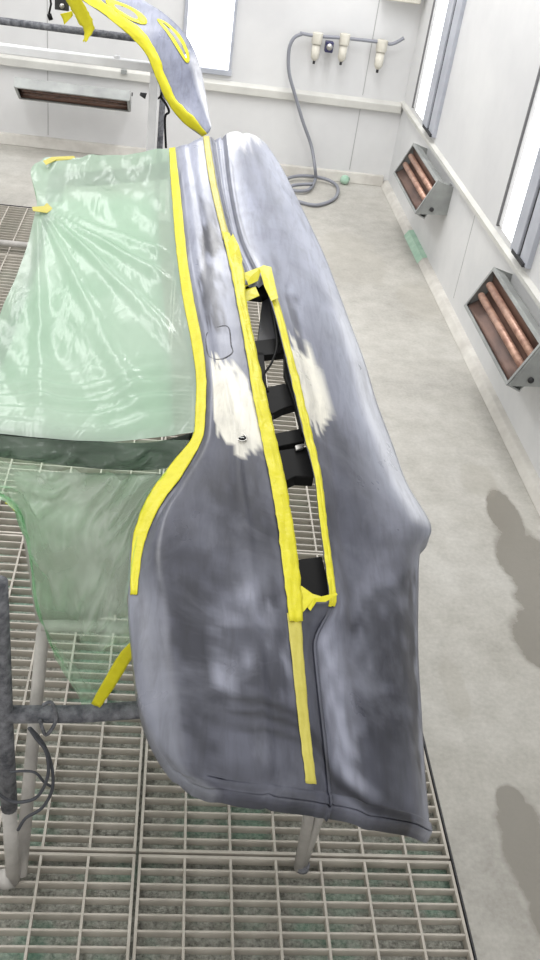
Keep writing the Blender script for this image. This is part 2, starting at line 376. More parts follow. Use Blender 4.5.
def herm(v0, v1, v2, v3, t):
    def tg(a, b, c):
        d0 = b-a; d1 = c-b
        if d0*d1 <= 0: return 0
        q = (d0+d1)/2; lim = 2.6*min(abs(d0), abs(d1)); return max(-lim, min(lim, q))
    m1 = tg(v0, v1, v2); m2 = tg(v1, v2, v3); t2 = t*t; t3 = t2*t
    return (2*t3-3*t2+1)*v1+(t3-2*t2+t)*m1+(-2*t3+3*t2)*v2+(t3-t2)*m2
def interp(lst, t):
    i = min(int(t), len(lst)-2); f = t-i; g = lambda k: lst[k] if 0 <= k < len(lst) else (lst[0]*2-lst[1] if k < 0 else lst[-1]*2-lst[-2])
    a, b, c_, d = g(i-1), g(i), g(i+1), g(i+2)
    return Vector([herm(a[q], b[q], c_[q], d[q], f) for q in range(3)])
def gz(x, s): return math.exp(-(x/s)**2)
def sstep(a, b, x): t = max(0, min(1, (x-a)/(b-a))); return t*t*(3-2*t)
def surf(cc, s, lift=0.0):
    s = max(0, min(NS, s)); cc = max(0, min(NC, cc))
    p = interp([interp([P[k][ci] for k in range(NS+1)], s) for ci in range(max(0, int(cc)-1), min(NC, int(cc)+2)+1)], cc-max(0, int(cc)-1))
    z = 0
    z += .0045*gz(cc-3, .09)*sstep(5.5, 8, s)                                # central character line
    z += -.0035*gz(cc-2.9, .35)*sstep(5, 3, s)
    z += .0022*gz(cc-2, .25)*sstep(9, 10, s) - .003*gz(cc-1.6, .3)*sstep(9, 10, s)
    z += -.010*sstep(5.15, 5.35, cc)*sstep(5.95, 5.8, cc)*sstep(4.9, 4.3, s)  # recessed channel, far half
    z += .006*gz(cc-5.6, .1)*sstep(4.9, 4.3, s)
    z += (-.006*gz(cc-6, .17)+.002*gz(cc-6.28, .12))*sstep(12.2, 12.7, s)      # panel gap, near half
    z += -.005*gz(cc-7.9, .2)
    z += -.0022*gz(s-16.3, .16)+.0022*gz(s-16.6, .14)                          # lip along the near edge
    z += .005*gz(cc-9.0, .6)*sstep(9.5, 12, s)
    p.z += z+lift; return p
# wear colours, with painted highlights and far-end glare
def wear_and_light(cc, s):
    q = surf_cache
    n1 = noise.noise(Vector((cc*1.3, s*.9, 1.7))); n2 = noise.noise(Vector((cc*4.1, s*2.3, 8.1))); n3 = noise.noise(Vector((cc*11, s*3.3, 4.2)))
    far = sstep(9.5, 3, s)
    base = Vector(lin((72, 74, 86))).lerp(Vector(lin((150, 154, 171))), far)  # far half painted paler and bluer to carry the glare there
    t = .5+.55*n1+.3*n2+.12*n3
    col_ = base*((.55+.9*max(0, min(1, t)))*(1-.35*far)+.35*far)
    # lit look of the rolled panel edges, painted as a bluish tint
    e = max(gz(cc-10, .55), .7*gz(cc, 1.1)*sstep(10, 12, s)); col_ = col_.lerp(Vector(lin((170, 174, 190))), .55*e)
    col_ = col_.lerp(Vector(lin((188, 193, 210))), .8*sstep(8.2, 9.3, cc)*sstep(11, 8.5, s))  # lamp reflection on the far right flank, painted in
    col_ = col_.lerp(Vector(lin((226, 229, 238))), .85*sstep(8.9, 9.3, cc)*sstep(10.2, 9.8, s)*sstep(3, 6, s))  # white highlight band along the lower lip, painted into the colour
    col_ = col_.lerp(Vector(lin((140, 143, 154))), .6*sstep(2.0, 1.7, cc)*sstep(10.5, 12.5, s))  # near left side painted lighter, as lit where it curves down
    for (ca, sa, cb, sb, wd, k) in ((2.3, 13.8, 3.0, 11.8, .10, .5), (2.5, 14.0, 3.5, 12.1, .07, .4), (7.2, 12.6, 7.6, 16, .22, .75), (8.2, 12.4, 8.7, 11, .2, .35), (3.2, 12.8, 4.0, 13.4, .1, .35)):  # pale highlight streaks painted over the near half
        dx, dy = cb-ca, (sb-sa)*.45; tt = ((cc-ca)*dx+(s-sa)*.45*dy)/(dx*dx+dy*dy); tt = max(0, min(1, tt))
        dd = math.hypot(cc-ca-dx*tt, (s-sa)*.45-dy*tt); col_ = col_.lerp(Vector(lin((150, 153, 168))), min(1, 1.5*k)*gz(dd, wd*2)*(.7+.6*n2))
    # soft dark patches
    for (c0, s0, rc, rs, k) in ((3.3, 3.1, .7, .6, .75), (2.9, 4.6, .7, 1.1, .7), (3.4, 2.3, .5, .5, .4), (3.0, 9.7, .6, .8, .5), (2.25, 13.6, .28, 2.6, .7), (3.6, 11.8, .35, .45, .8), (3.4, 10.4, .5, .7, .5), (8.7, 13.2, .8, 1.8, .8), (9.5, 13.2, .4, 2.2, .8), (3.2, 13.2, .9, .9, .5), (2.3, 11.6, .5, 1.2, .5), (8.2, 15.2, .5, .8, .5), (7.9, 5.3, .25, 1.2, .5), (6.6, 2, .3, 1.4, .4)):
        d = ((cc-c0)/rc)**2+((s-s0)/rs)**2+.9*n2+.5*n3
        col_ = col_.lerp(Vector(lin((40, 42, 54))), min(1, 1.3*k)*sstep(1.15, .25, d))
    # curved dark streaks running across the near end
    if cc < 9:
        for (sa, sb, wd, k) in ((14.05, 15.75, .11, .85), (14.4, 15.85, .08, .85), (14.8, 16.15, .07, .65)):
            cl = (cc-2.4)/4.4
            if cl > 0: col_ = col_.lerp(Vector(lin((26, 27, 36))), k*gz(s-(sa+(sb-sa)*cl-.25*math.sin(cl*3.1)), wd+.12*cl)*sstep(0, .08, cl))
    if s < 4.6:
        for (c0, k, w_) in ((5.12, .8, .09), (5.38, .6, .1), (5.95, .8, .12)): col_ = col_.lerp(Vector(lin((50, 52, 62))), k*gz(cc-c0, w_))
        if s < 1.2 and cc > 6: col_ = col_.lerp(Vector(lin((240, 240, 242))), sstep(.8, .4, s+.3*n2+.25*abs(cc-7)))
    # cream filler patches
    d1 = max(abs(cc-3.05)/1.05, 0)**3+(abs(s-7.25-.28*(cc-3))/(1.05+.35*n2+.3*n3))**4
    d2 = abs((cc-7.5)/.78)**3+(abs(s-6.75)/(1.0+.35*n2+.3*n3))**4
    for d in (d1, d2): col_ = col_.lerp(Vector(lin((232, 229, 216))), sstep(1.1, .8, d)*(.97))
    return (*col_, 1)
surf_cache = None
# make the sheet
su = 8; sv = 9
cs = [i/su for i in range(NC*su+1)]; ss = [j/sv for j in range(NS*sv+1)]
OPA, OPB = 4.45, 12.05
def in_open(cc, s):
    if not (5 < cc < 6 and OPA < s < OPB): return False
    if s > 11.35: return (cc-5) > ((s-11.35)/.7)*.0+.0
    return True
tg = empty('tailgate', (.24, 1.3, .62), 'grey primed vehicle panel with cream filler patches lying on a stand, sanded in patches', 'car part')
mb = MB(); idx = {}
for i, cc in enumerate(cs):
    for j, s in enumerate(ss):
        p = surf(cc, s); p.x += 0; mb.v.append(tuple(p)); idx[i, j] = len(mb.v)-1
for i in range(len(cs)-1):
    for j in range(len(ss)-1):
        if in_open((cs[i]+cs[i+1])/2, (ss[j]+ss[j+1])/2): continue
        mb.f.append((idx[i, j], idx[i+1, j], idx[i+1, j+1], idx[i, j+1]))
nsheet = len(mb.v)
me_cols = [wear_and_light(cc, s) for cc in cs for s in ss]
loop = [(0, s_, .1, 0) for s_ in ss]+[(c_, NS, 0, -.1) for c_ in cs[1:]]+[(NC, s_, -.1, 0) for s_ in reversed(ss[:-1])]+[(c_, 0, 0, .1) for c_ in reversed(cs[:-1])]
k0 = len(mb.v); LP = len(loop)
for k, (cc, s_, dc, ds) in enumerate(loop):
    corner = (cc in (0, NC)) and (s_ in (0, NS))
    if corner: dc = .1 if cc == 0 else -.1; ds = .1 if s_ == 0 else -.1
    p = surf(cc, s_); q = surf(cc+dc, s_+ds); d_ = q-p; d_.z = 0; d_ = d_.normalized() if d_.length > 1e-6 else Vector(); w_ = wear_and_light(cc, s_)
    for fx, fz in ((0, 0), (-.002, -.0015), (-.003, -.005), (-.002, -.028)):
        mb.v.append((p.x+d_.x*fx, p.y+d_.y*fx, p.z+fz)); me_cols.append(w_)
for k in range(LP-1):
    for r in range(3):
        a = k0+k*4+r; mb.f.append((a, a+1, a+5, a+4))
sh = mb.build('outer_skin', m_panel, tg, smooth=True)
va = sh.data.color_attributes.new('wear_and_light', 'FLOAT_COLOR', 'POINT')
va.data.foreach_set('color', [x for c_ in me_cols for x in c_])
so = sh.modifiers.new('solid', 'SOLIDIFY'); so.thickness = .0025; so.offset = 1 if False else -1
tag(sh, 'sanded grey primer with two cream filler patches')
# handle recess outline, lock hole
def ringpts(cc, s, rc, rs, n=40, pw=4, lift=.0015):
    out = []
    for k in range(n+1):
        a = 2*math.pi*k/n; ca, sa = math.cos(a), math.sin(a)
        out.append(surf(cc+rc*math.copysign(abs(ca)**(2/pw), ca), s+rs*math.copysign(abs(sa)**(2/pw), sa), lift))
    return out
def at_surface(px, py):     # nearest surface coordinates (cc, s) for a pixel of the photo
    best = None
    for k in range(NS*6+1):
        s = k/6; i = min(int(s), NS-1); f = s-i
        row = [(TAB[i][c_][0]*(1-f)+TAB[i+1][c_][0]*f, TAB[i][c_][1]*(1-f)+TAB[i+1][c_][1]*f) for c_ in range(NC+1)]
        for c_ in range(NC):
            for g in range(8):
                x = row[c_][0]+(row[c_+1][0]-row[c_][0])*g/8; y = row[c_][1]+(row[c_+1][1]-row[c_][1])*g/8
                d = (x-px)**2+(y-py)**2
                if best is None or d < best[0]: best = (d, c_+g/8, s)
    return best[1:]
c1, s1 = at_surface(219, 345)
rec_ = [surf(*at_surface(px, py), .0016) for px, py in ((208, 333), (219, 331), (229, 333), (232, 345), (232, 357), (220, 360), (209, 358), (206, 346))]
rec_.append(rec_[0]); MB().tube(spline(rec_, 5), .0017, 6).build('badge_recess', m_darktube, tg, smooth=True)
c2, s2 = at_surface(240, 440)
hp = surf(c2, s2)
MB().tube([hp+Vector((.0085*math.cos(a), .0105*math.sin(a), .0035)) for a in [k*math.pi/10 for k in range(21)]], .0012, 6).build('lock_hole_rim', m_steel, tg, smooth=True)
k_ = MB(); lh = k_.tube([hp+Vector((0, 0, -.012)), hp+Vector((0, 0, .0034))], .0078, 18).build('lock_hole', m_black, tg, smooth=True)
MB().box((hp.x-.004, hp.y-.0012, hp.z), (hp.x+.004, hp.y+.0012, hp.z+.0042)).build('lock_hole_clip', m_bracket, lh)
# window frame under the film : near pillar, far pillar, left rail
def strip_between(a, b, depth, n=10):
    q = MB(); a = [Vector(p) for p in a]; b = [Vector(p) for p in b]
    q.grid(lambda u, v: a[min(len(a)-1, round(u*(len(a)-1)))].lerp(b[min(len(b)-1, round(u*(len(b)-1)))], v)+Vector((0, 0, depth*math.sin(math.pi*v))), len(a)-1, n)
    return q
def LW(px, py, off): return atp(px, py, off)
np_far = spline([LW(-75, 424, -.11), LW(0, 430, -.09), (LW(90, 442, -.07)), LW(150, 444, -.05), LW(193, 434, -.03)], 8)
np_near = spline([LW(-75, 448, -.13), LW(0, 457, -.11), LW(90, 468, -.09), LW(150, 470, -.07), LW(182, 464, -.04)], 8)
strip_between(np_far, np_near, .012).build('near_pillar', m_black, tg, smooth=True, solid=.006)
fp_a = spline([LW(52, 169, -.14), LW(80, 173, -.125), LW(130, 169, -.09), LW(170, 162, -.05)], 8)
fp_b = spline([LW(52, 181, -.14), LW(80, 186, -.125), LW(130, 182, -.09), LW(172, 178, -.05)], 8)
strip_between(fp_a, fp_b, .012).build('far_pillar', m_black, tg, smooth=True, solid=.006)
rl_a = spline([LW(50, 174, -.14), LW(40, 235, -.15), LW(18, 300, -.15), LW(-25, 380, -.16), LW(-65, 440, -.16)], 8)
rl_b = spline([LW(64, 178, -.14), LW(56, 235, -.15), LW(36, 300, -.15), LW(-2, 380, -.16), LW(-38, 440, -.16)], 8)
strip_between(rl_a, rl_b, .01).build('top_rail', m_greyplastic, tg, smooth=True, solid=.006)
# inner brackets and wiring visible in the slot, below the skin
def below(px, py, d): return atp(px, py, -.012-d)
def slab(pxs, d, th, name, mat, parent=tg, label=None):
    top = [below(x, y, d) for x, y in pxs]; n = len(top); q = MB(); q.v = [tuple(p) for p in top]+[(p.x, p.y, p.z-th) for p in top]
    q.f = [tuple(range(n)), tuple(range(2*n-1, n-1, -1))]+[(i, i+n, (i+1) % n+n, (i+1) % n) for i in range(n)]
    o = q.build(name, mat, parent, bevel=.0015)
    if label: o['label'] = label
    return o
slab([(243, 280), (258, 268), (270, 276), (272, 290), (262, 296), (246, 294)], .02, .015, 'bracket', m_black)
slab([(264, 286), (275, 292), (279, 330), (277, 345), (257, 343)], .035, .006, 'cover_plate', m_greyplastic, label='dark grey plastic plate')
slab([(252, 341), (275, 338), (284, 340), (285, 353), (256, 356)], .03, .014, 'bracket', m_black)
slab([(255, 352), (264, 352), (268, 400), (262, 402)], .03, .01, 'rib', m_black)
slab([(264, 388), (284, 383), (296, 388), (298, 404), (284, 408), (272, 414), (266, 408)], .028, .016, 'bracket', m_black)
slab([(266, 404), (278, 402), (276, 410), (270, 424), (266, 420)], .03, .012, 'bracket_foot', m_black)
slab([(270, 434), (302, 428), (305, 441), (276, 447)], .028, .014, 'bracket', m_black)
slab([(274, 451), (310, 446), (314, 477), (296, 476), (288, 480), (278, 478)], .028, .02, 'bracket_block', m_black)
slab([(292, 560), (322, 556), (332, 598), (318, 606), (300, 596)], .024, .015, 'corner_bracket', m_black)
slab([(295, 445), (304, 443), (304, 448), (296, 450)], .022, .004, 'metal_clip', m_steel)
slab([(284, 352), (290, 372), (301, 405), (307, 430), (302, 432), (294, 402), (284, 372)], .018, .012, 'inner_edge_rib', m_black)
slab([(274, 300), (281, 332), (285, 350), (281, 350), (276, 332), (270, 300)], .018, .012, 'inner_edge_rib', m_black)
MB().tube(spline([below(273, 300, .02), below(275, 322, .015), below(277, 345, .012), below(272, 362, .016), below(264, 376, .02), below(268, 392, .02)], 6), .0022, 8).build('wire', m_black, tg, smooth=True)
# ------------------------------------------------------------------ masking tapes on the panel
def ribbon_fn(name, mat, fn0, nu, nv, label, rough=.0006, lift=.003, parent=None):
    ph = len(label)*1.7
    def fn(u, v):
        p = Vector(fn0(u, v)); e = rough*2*noise.noise(Vector((u*nu*.35, v*3, ph)))+rough*1.5*abs(noise.noise(Vector((u*nu*.8, v*2, ph+4))))
        p.z += lift+e
        if v in (0, 1): p.x += rough*1.6*noise.noise(Vector((u*nu*.5, v*5, ph+9)))
        return p
    o = MB().grid(fn, nu, nv).build(name, mat, parent, smooth=True)
    q = o.modifiers.new('solid', 'SOLIDIFY'); q.thickness = .0006; q.offset = 1
    return tag(o, label, 'tape')
def ribbon(name, mat, L, R, label, n=6, rough=.0006, lift=.003):
    L = spline(L, n); R = spline(R, n); N = len(L)-1
    return ribbon_fn(name, mat, lambda u, v: L[round(u*N)].lerp(R[round(u*N)], v), N, 4, label, rough, lift)
def srange(a, b, st=.5):
    n = max(2, int(round((b-a)/st))+1); return [a+(b-a)*k/(n-1) for k in range(n)]
def surf_ribbon(cL, cR, a, b, name, mat, label, lift=.0045, rough=.0006):
    return ribbon_fn(name, mat, lambda u, v: surf(cL+(cR-cL)*v, a+(b-a)*u), max(8, int((b-a)*9)), 8, label, rough, lift)
surf_ribbon(0.0, 1.0, 0, 12.0, 'masking_tape', m_tape, 'long bright yellow tape curving along the green film edge of the primed panel')
surf_ribbon(4.0, 5.0, 0, 3.1, 'masking_tape', m_tape2, 'pale yellow tape strip on the far end of the panel, left of the dark channel')
surf_ribbon(4.05, 5.02, 2.9, 12.5, 'masking_tape', m_tape, 'wide bright yellow tape along the left side of the long slot', lift=.006, rough=.0012)
surf_ribbon(4.0, 4.95, 12.3, 16.15, 'masking_tape', m_tape2, 'pale yellow tape strip on the near end of the panel below the slot')
surf_ribbon(6.0, 7.0, 4.3, 12.2, 'masking_tape', m_tape, 'narrow bright yellow tape along the right side of the long slot', lift=.0055, rough=.0012)
def patch(px, label, d=0.0, name='masking_tape', lift=.004, mat=None, cat='tape', zs=None, off=-.006):
    pts = [atp(x, y, off)+Vector((0, 0, lift+(zs[i] if zs else 0))) for i, (x, y) in enumerate(px)]
    c0 = sum(pts, Vector())/len(pts)+Vector((0, 0, .002)); q = MB(); q.v = [tuple(p) for p in pts]+[tuple(c0)]; n = len(pts)
    q.f = [(i, (i+1) % n, n) for i in range(n)]
    o = q.build(name, mat or m_tape, None, solid=.0008); return tag(o, label, cat)
patch([(228, 246), (232, 242), (238, 252), (242, 262), (241, 274), (232, 276), (229, 262)], 'yellow tape tab standing up at the upper left corner of the slot', lift=.006, zs=[.004, .012, .008, 0, 0, 0, 0])
patch([(241, 276), (262, 268), (258, 280), (243, 287)], 'upper short yellow tape piece bridging the top of the slot', lift=.0, zs=[.004, .004, -.002, -.002])
patch([(242, 287), (256, 283), (260, 292), (244, 299)], 'lower short yellow tape piece folded into the top of the slot', lift=-.008)
patch([(259, 270), (263, 267), (271, 269), (278, 300), (271, 303), (264, 288)], 'rounded yellow tape end at the upper right corner of the slot', lift=.004)
patch([(296, 590), (301, 588), (312, 596), (326, 600), (336, 595), (337, 597), (325, 604), (316, 604), (310, 613), (304, 606), (303, 614), (296, 612)], 'crumpled yellow tape with torn flaps closing the lower end of the slot', lift=.004)
# ------------------------------------------------------------------ green masking film
Lpx = [(44, 158), (31, 171), (37, 205), (29, 240), (21, 264), (6, 300), (-14, 350), (-36, 395), (-58, 432)]
Lpt = [atp(x, y, -.085-.003*k) for k, (x, y) in enumerate(Lpx)]
Rpt = [P[k][0]+Vector((0, 0, .001)) for k in range(9)]
rowsA = [[Rpt[k].lerp(Lpt[k], t) for t in (0, .25, .5, .75, 1)] for k in range(9)]
# stations of the far edge follow the photo's outline
far_edge = [(169, 150), (145, 153), (122, 158), (85, 157), (44, 158)]
for j, (x, y) in enumerate(far_edge): rowsA[0][j] = atp(x, y, (-.016, -.03, -.05, -.065, -.085)[j])
near_edge = [(194, 433), (150, 440), (95, 442), (10, 436), (-58, 428)]
for j, (x, y) in enumerate(near_edge): rowsA[8][j] = atp(x, y, (-.012, -.035, -.05, -.07, -.09)[j])
fanO = rowsA[2][4].copy()
def film_pt(u, v):     # u along (far to near), v across (panel to left)
    cols_ = [interp([rowsA[k][j] for k in range(9)], u*8) for j in range(5)]
    p = interp(cols_, v*4)
    edge = min(1, v*8)*min(1, (1-u)*7+.15)
    d = p-fanO; ang = math.atan2(d.y, d.x); r = d.length
    fan = 0
    for a0, wd, h in ((-1.20, .035, .008), (-1.02, .03, .010), (-.86, .028, .009), (-.72, .03, .006), (-1.42, .03, .006)):
        fan += h*gz(ang-a0, wd)*sstep(0, .15, r)
    z = fan+.006*noise.noise(Vector((p.x*9, p.y*6, 1)))+.005*sstep(.72, .95, u)*math.sin(p.y*160+8*noise.noise(Vector((p.x*5, p.y*3, 2))))
    z += .007*sstep(.35, .1, u)*noise.noise(Vector((p.x*30, p.y*18, 5))) - .012*gz(u-.13, .06)*sstep(.1, .3, v)*sstep(.98, .8, v)
    z += .004*noise.noise(Vector((p.x*26+p.y*14, p.y*8, 7)))
    p = p.copy(); p.z += z*edge+.002; return p
fm = empty('masking_film', (-.1, 1.6, .8), 'translucent green plastic masking film stretched over the window opening and hanging down', 'plastic film')
def paper(u, v):
    p = film_pt(.21+.77*u, .1+.8*v).copy(); p.z = atp_z(p)-.035-.07*v; return p
def atp_z(p): return PZ+PS*(p.y-PY)
MB().grid(paper, 20, 10).build('window_masking_paper', m_paper, fm, smooth=True, solid=.001)
MB().grid(film_pt, 120, 70).build('stretched_sheet', m_film, fm, smooth=True)
# turned down on the left side and the far side
def drop_left(u, v):
    p = film_pt(u, 1.0); p.z -= .22*v; p.x += .02*math.sin(v*2.2)+.012*noise.noise(Vector((u*18, v*3, 2)))*v; return p
MB().grid(drop_left, 60, 10).build('side_drop', m_film2, fm, smooth=True)
def drop_far(u, v):
    p = film_pt(0, u); p.z -= .16*v; p.y += .02*math.sin(v*2)+.012*noise.noise(Vector((u*18, v*3, 9)))*v; return p
MB().grid(drop_far, 40, 8).build('far_drop', m_film2, fm, smooth=True)
# near skirt
topc = spline([atp(-58, 428, -.088)]+[atp(x, y, o) for x, y, o in ((10, 436, -.068), (95, 442, -.048), (150, 440, -.033), (190, 440, -.014))], 6)
midc = spline([atp(-60, 452, -.10), atp(10, 462, -.085), atp(95, 470, -.07), atp(135, 474, -.06), atp(168, 471, -.018)], 6)
low1 = spline([aty(-60, 478, 1.16), aty(8, 484, 1.165), aty(50, 520, 1.16), aty(105, 540, 1.12), P[10][0]+Vector((-.002, 0, -.002))], 6)
low2 = spline([aty(-62, 492, 1.15), aty(6, 496, 1.155), aty(44, 570, 1.14), aty(88, 610, 1.08), P[12][0]+Vector((-.004, 0, -.006))], 6)
low3 = spline([aty(-64, 498, 1.15), aty(16, 501, 1.15), aty(42, 619, 1.13), aty(86, 660, 1.07), aty(134, 628, .98)], 6)
low4 = spline([aty(-64, 500, 1.15), aty(16, 503, 1.15), aty(44, 622, 1.13), aty(92, 706, 1.06), aty(133, 643, .98)], 6)
curves = [topc, midc, low1, low2, low3, low4]
def skirt(u, v):
    i = u*(len(topc)-1); a = min(int(i), len(topc)-2); f = i-a
    pts = [c_[a].lerp(c_[a+1], f) for c_ in curves]
    p = interp(pts, v*(len(curves)-1)).copy()
    k = sstep(0, .12, v)*sstep(1, .93, u)
    n_ = noise.noise(Vector((u*7, v*5, 4)))*.026+abs(noise.noise(Vector((u*9+v*6, v*7-u*3, 6))))*.05+abs(noise.noise(Vector((u*22-v*8, v*12, 2))))*.018
    p.y -= n_*k; p.z += .4*n_*k; return p
MB().grid(lambda u, v: skirt(u, v*.2), 90, 18).build('pillar_wrap', m_film3, fm, smooth=True)
MB().grid(lambda u, v: skirt(u, .2+.8*v), 90, 72).build('hanging_skirt', m_film2, fm, smooth=True)
ribbon('masking_tape', m_tape, [aty(134, 638, .94), aty(129, 644, .94), aty(119, 655, .95), aty(104, 680, .96), aty(91, 704, .97)],
       [aty(139, 640, .94), aty(138, 648, .94), aty(131, 660, .95), aty(114, 688, .96), aty(100, 708, .97)], 'bright yellow tape edge hanging free with the lower tip of the green film', lift=0)
patch([(32, 207), (44, 206), (47, 203), (53, 209), (47, 213), (33, 211)], 'small yellow tape knot on the left edge of the green film', mat=m_tape2, lift=0, off=-.078)
patch([(43, 161), (52, 157), (74, 156), (76, 159), (55, 161), (46, 165)], 'small yellow tape strip on the far left corner of the green film', mat=m_tape2, lift=0, off=-.074)
patch([(8, 500), (14, 504), (18, 512), (16, 513), (10, 506), (5, 503)], 'tiny yellow tape scrap at the torn lower edge of the film', lift=0, off=-.17)
# ------------------------------------------------------------------ grey board behind the film
bt = [aty(14, 474, 1.30), aty(162, 476, 1.30), aty(150, 606, 1.30), aty(86, 622, 1.30), aty(36, 622, 1.30)]
q = MB(); n = len(bt); q.v = [tuple(p) for p in bt]+[(p.x, p.y+.006, p.z) for p in bt]
q.f = [tuple(range(n)), tuple(range(2*n-1, n-1, -1))]+[(i, i+n, (i+1) % n+n, (i+1) % n) for i in range(n)]
tag(q.build('grey_board', m_board), 'plain grey board standing on the pale tube, seen through the thin green film', 'board')
# ------------------------------------------------------------------ near stand
fL = atz(13, 880); fR = atz(300, 868)
st = empty('panel_stand', ((fL.x+fR.x)/2, fL.y, 0), 'tubular metal work stand carrying the primed panel, dark with overspray', 'stand')
r = .0135
up = Vector((fL.x, fL.y, 0))
hb = aty(12, 715, up.y).z
MB().tube([(up.x, up.y, .22), (up.x-.001, up.y, .42), (up.x, up.y, hb+.20), (up.x, up.y+.0, .74)], r*1.05, 14).build('dark_upright', m_darktube, st, smooth=True)
MB().tube([(up.x, up.y, .0), (up.x, up.y, .22)], r*.95, 14).build('pale_foot', m_lighttube, st, smooth=True)
MB().tube([(up.x-.02, up.y, .0), (up.x+.0, up.y, .008)], r*1.4, 12).build('foot_cap', m_lighttube, st, smooth=True)
MB().tube([(up.x-.01, up.y, hb), aty(80, 714, up.y), aty(165, 708, up.y), Vector((fR.x, up.y, aty(165, 708, up.y).z+.012))], r*1.05, 14).build('crossbar', m_darktube, st, smooth=True)
k1 = aty(43, 626, 1.27)
MB().tube([Vector((up.x+.012, up.y+.01, 0)), Vector((k1.x, k1.y, k1.z-.008)), Vector((k1.x+.004, k1.y+.004, k1.z+.0))], r*.9, 14).build('inclined_leg', m_lighttube, st, smooth=True)
MB().tube([Vector((k1.x-.002, k1.y, k1.z)), aty(92, 626, 1.27), Vector((fR.x, 1.27, aty(92, 626, 1.27).z+.01))], r*.85, 14).build('rear_crossbar', m_lighttube, st, smooth=True)
ur = Vector((fR.x, fR.y, 0)); zt = .60
MB().tube([ur+Vector((-.002, 0, 0)), Vector((ur.x-.026, ur.y, zt))], r*.8, 14).build('right_upright', m_lighttube, st, smooth=True)
MB().tube([ur+Vector((.004, .004, 0)), Vector((ur.x+.030, ur.y+.01, .47))], r*.75, 14).build('right_brace', m_lighttube, st, smooth=True)
MB().tube([Vector((ur.x+.004, ur.y, 0)), Vector((ur.x+.004, ur.y, .012))], r*1.05, 14).build('foot_cap', m_darktube, st, smooth=True)
MB().tube(spline([aty(43, 705, up.y-.016), aty(52, 703, up.y-.017), aty(56, 720, up.y-.016), aty(46, 735, up.y-.017), aty(40, 720, up.y-.016)], 5), .003, 8).build('wire_wrap', m_darktube, st, smooth=True)
def wy(pts, Y): return spline([aty(x, y, Y) for x, y in pts], 6)
tag(MB().tube(wy([(29, 728), (36, 738), (46, 752), (48, 775), (38, 796), (22, 802), (8, 800), (-6, 790)], .955), .0028, 8).build('hanging_wire', m_wire, smooth=True), 'dark grey wire loop hanging lowest to the left from the stand crossbar', 'wire', 'wires on the near stand')
tag(MB().tube(wy([(30, 728), (44, 745), (52, 768), (52, 790), (42, 808), (26, 818), (18, 830)], .962), .0028, 8).build('hanging_wire', m_wire, smooth=True), 'dark grey wire hanging from the crossbar and bending back to the stand foot', 'wire', 'wires on the near stand')
tag(MB().tube(wy([(10, 772), (24, 771), (36, 773), (44, 782), (52, 787)], .968), .0022, 8).build('hanging_wire', m_wire, smooth=True), 'short thin wire crossing between the stand upright and the hanging loops', 'wire', 'wires on the near stand')
# ------------------------------------------------------------------ heaters
def heater(L, label, tilt, rods=m_rod):
    """front faces -y; tilt > 0 turns the open face upwards"""
    t = empty('infrared_heater', (0, 0, 0), label, 'heater', 'infrared heaters on the booth walls')
    h = .175; d = .05; R_ = Matrix.Translation((0, -.062 if tilt > 0 else -.012, 0)) @ Matrix.Rotation(-tilt, 4, 'X')
    def tb(q, name, mat, par=t, **k):
        q.v = [tuple(R_ @ Vector(p)) for p in q.v]; return q.build(name, mat, par, **k)
    b = MB(); b.box((-L/2, -d, h-.006), (L/2, 0, h)).box((-L/2, -d, 0), (L/2, 0, .006)).box((-L/2, -.004, .006), (L/2, 0, h-.006))
    hs_ = tb(b, 'housing', m_bracket, bevel=.001)
    tb(MB().box((-L/2, -d-.004, h-.012), (L/2, -d, h+.002)).box((-L/2, -d-.004, -.002), (L/2, -d, .010)).box((-L/2, -d-.004, .010), (-L/2+.012, -d, h-.012)).box((L/2-.012, -d-.004, .010), (L/2, -d, h-.012)), 'face_frame', m_bracket, hs_, bevel=.001)
    rf = tb(MB().grid(lambda u, v: (-L/2+.01+(L-.02)*u, -.012-.034*abs(2*v-1)**1.6, .010+(h-.020)*v), 4, 14), 'reflector', m_reflector, smooth=True, solid=.002)
    for z in (.070, .118): tb(MB().tube([(-L/2+.03, -.036, z), (L/2-.012, -.036, z)], .0135, 14), 'heating_tube', rods, smooth=True)
    fb_ = R_ @ Vector((0, -d, 0)); ft = R_ @ Vector((0, -d, h)); bt_ = R_ @ Vector((0, 0, h)); bb_ = R_ @ Vector((0, 0, 0))
    for x in (-L/2-.004, L/2):
        prof = [(fb_.y, fb_.z), (max(.04, bt_.y), fb_.z+.01), (max(.04, bt_.y), bt_.z), (ft.y, ft.z)]
        if tilt < 0: prof = [(fb_.y, fb_.z), (bb_.y, bb_.z), (bt_.y, bt_.z), (ft.y, ft.z)]
        q = MB().hexa([(x, *prof[0]), (x+.004, *prof[0]), (x+.004, *prof[1]), (x, *prof[1])], [(x, *prof[3]), (x+.004, *prof[3]), (x+.004, *prof[2]), (x, *prof[2])])
        ep = q.build('end_plate', m_bracket, t)
        if x > 0: MB().tube([(x+.004, -.04, .05), (x+.010, -.04, .05)], .010, 12).build('end_knob', m_dark, ep, smooth=True)
    MB().box((L/2-.06, .0, h*.8), (L/2-.03, .045, h*.8+.02)).build('wall_bracket', m_bracket, t)
    return t
h1 = heater(.60, 'near infrared heater on the right wall, cut by the picture edge', .42); h1.location = (XW-.008, 2.86, .272); h1.rotation_euler.z = -math.pi/2
h2 = copy_tree(h1); h2['label'] = 'far infrared heater on the right wall near the booth corner'; h2.location = (XW-.008, 4.45, .272)
m_rod2 = mottled('dark_heating_tube', (112, 84, 72), (70, 54, 48), 30, .4, .2)
h3 = heater(.60, 'infrared heater on the back wall seen inside the white rack', -1.0, m_rod2); h3.location = (-.585, YB-.045, .315)
